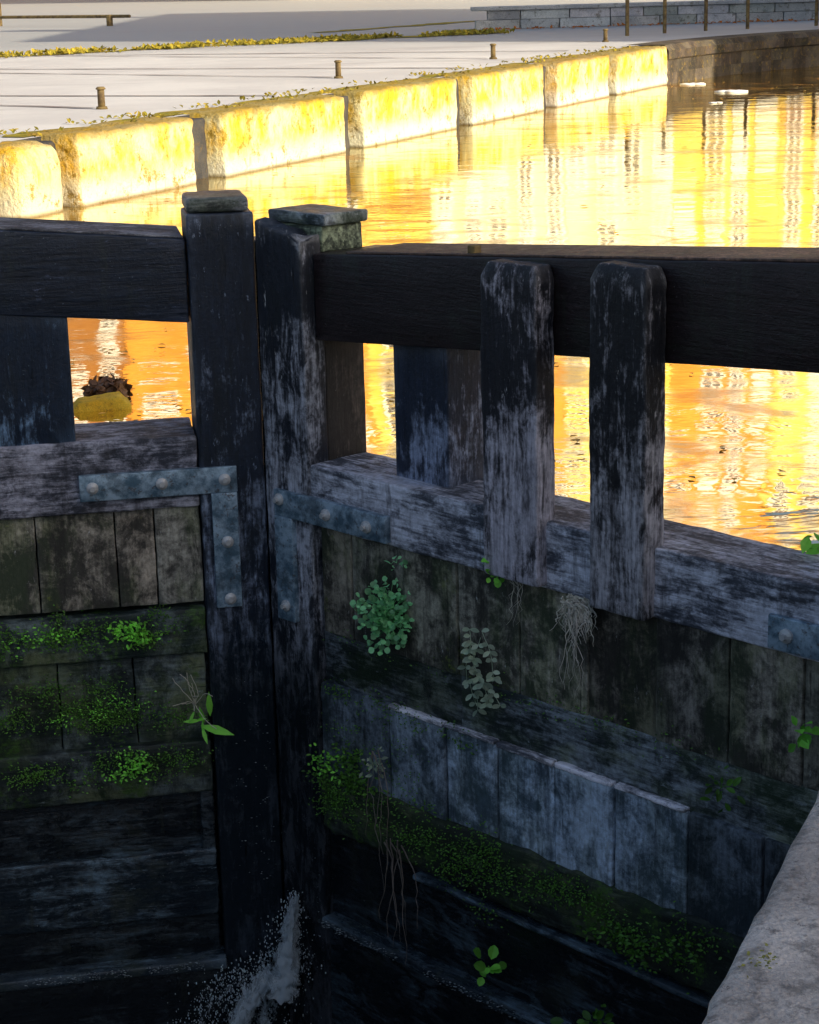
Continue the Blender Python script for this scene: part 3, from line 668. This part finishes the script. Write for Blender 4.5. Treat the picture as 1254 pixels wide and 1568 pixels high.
for (x,y,r) in ((5.26,35.9,.13),(5.6,33.6,.17),(5.4,36.2,.08),(4.9,31,.08)):
    for k in range(5): mb.ball((x+random.uniform(-r,r),y+random.uniform(-r,r),.01),r*random.uniform(.4,.8),sc=(1.4,1,.22))
mb.build("floating_debris",M_fr,None,True)
mb=MB(); cfy=lambda p: V((-1.55,9.72,0))+V((p.x*.97-p.y*.2,p.x*.2+p.y,p.z+.05*p.x-(.03 if abs(p.x)>.12 and p.z>.03 else 0)))
mb.rbox(-.16,.15,-.07,.09,-.03,.055,r=.02,amp=.012,seg=.03,fn=cfy); mb.build("floating_box",stone("yellow_painted_wood",[(.8,.45,.03),(.9,.6,.06),(.5,.28,.04)],6,.01),None,True)
mb=MB()
for k in range(160):
    d=V((random.gauss(0,1),random.gauss(0,1),abs(random.gauss(0,1)))).normalized(); p=V((-1.57,10.1,0))+V((d.x*.1,d.y*.08,d.z*.07))
    mb.leaf(p,(random.gauss(0,1),random.gauss(0,1),random.gauss(0,.5)),d,.05,.035,t=rt(.4,1.2))
mb.build("leaf_clump",leafmat("dead_leaf",(.12,.05,.02),(.32,.16,.07),.1))

# ------------------------------------------------------------------ camera, light
p=math.atan(829/3000); r=math.radians(1.4)
F=V((0,math.cos(p),-math.sin(p))); R0=V((1,0,0)); U0=V((0,math.sin(p),math.cos(p)))
R=R0*math.cos(r)-U0*math.sin(r); U=U0*math.cos(r)+R0*math.sin(r)
cd=bpy.data.cameras.new("camera"); cam=bpy.data.objects.new("camera",cd); COL.objects.link(cam)
m=Matrix((R,U,-F)).transposed().to_4x4(); m.translation=EYE; cam.matrix_world=m
cd.sensor_fit='HORIZONTAL'; cd.sensor_width=36; cd.lens=36*3000/1254; cd.clip_end=3000; cd.clip_start=.05
scene.camera=cam
SE=math.radians(28); SB=math.radians(125)
sd=bpy.data.lights.new("sun",'SUN'); sd.energy=5; sd.angle=math.radians(.5); sd.color=(1,.87,.66)
so=bpy.data.objects.new("sun",sd); COL.objects.link(so)
tos=V((math.sin(SB)*math.cos(SE),math.cos(SB)*math.cos(SE),math.sin(SE))); so.rotation_euler=(-tos).to_track_quat('-Z','Y').to_euler()
w=bpy.data.worlds.new("World"); scene.world=w; w.use_nodes=True; nt=w.node_tree
sk=nt.nodes.new("ShaderNodeTexSky"); sk.sky_type='NISHITA'; sk.sun_disc=False; sk.sun_elevation=SE; sk.sun_rotation=SB; sk.dust_density=3
nt.links.new(sk.outputs[0],nt.nodes["Background"].inputs[0]); nt.nodes["Background"].inputs[1].default_value=.15
scene.view_settings.view_transform='Standard'; scene.view_settings.look='None'; scene.view_settings.exposure=0
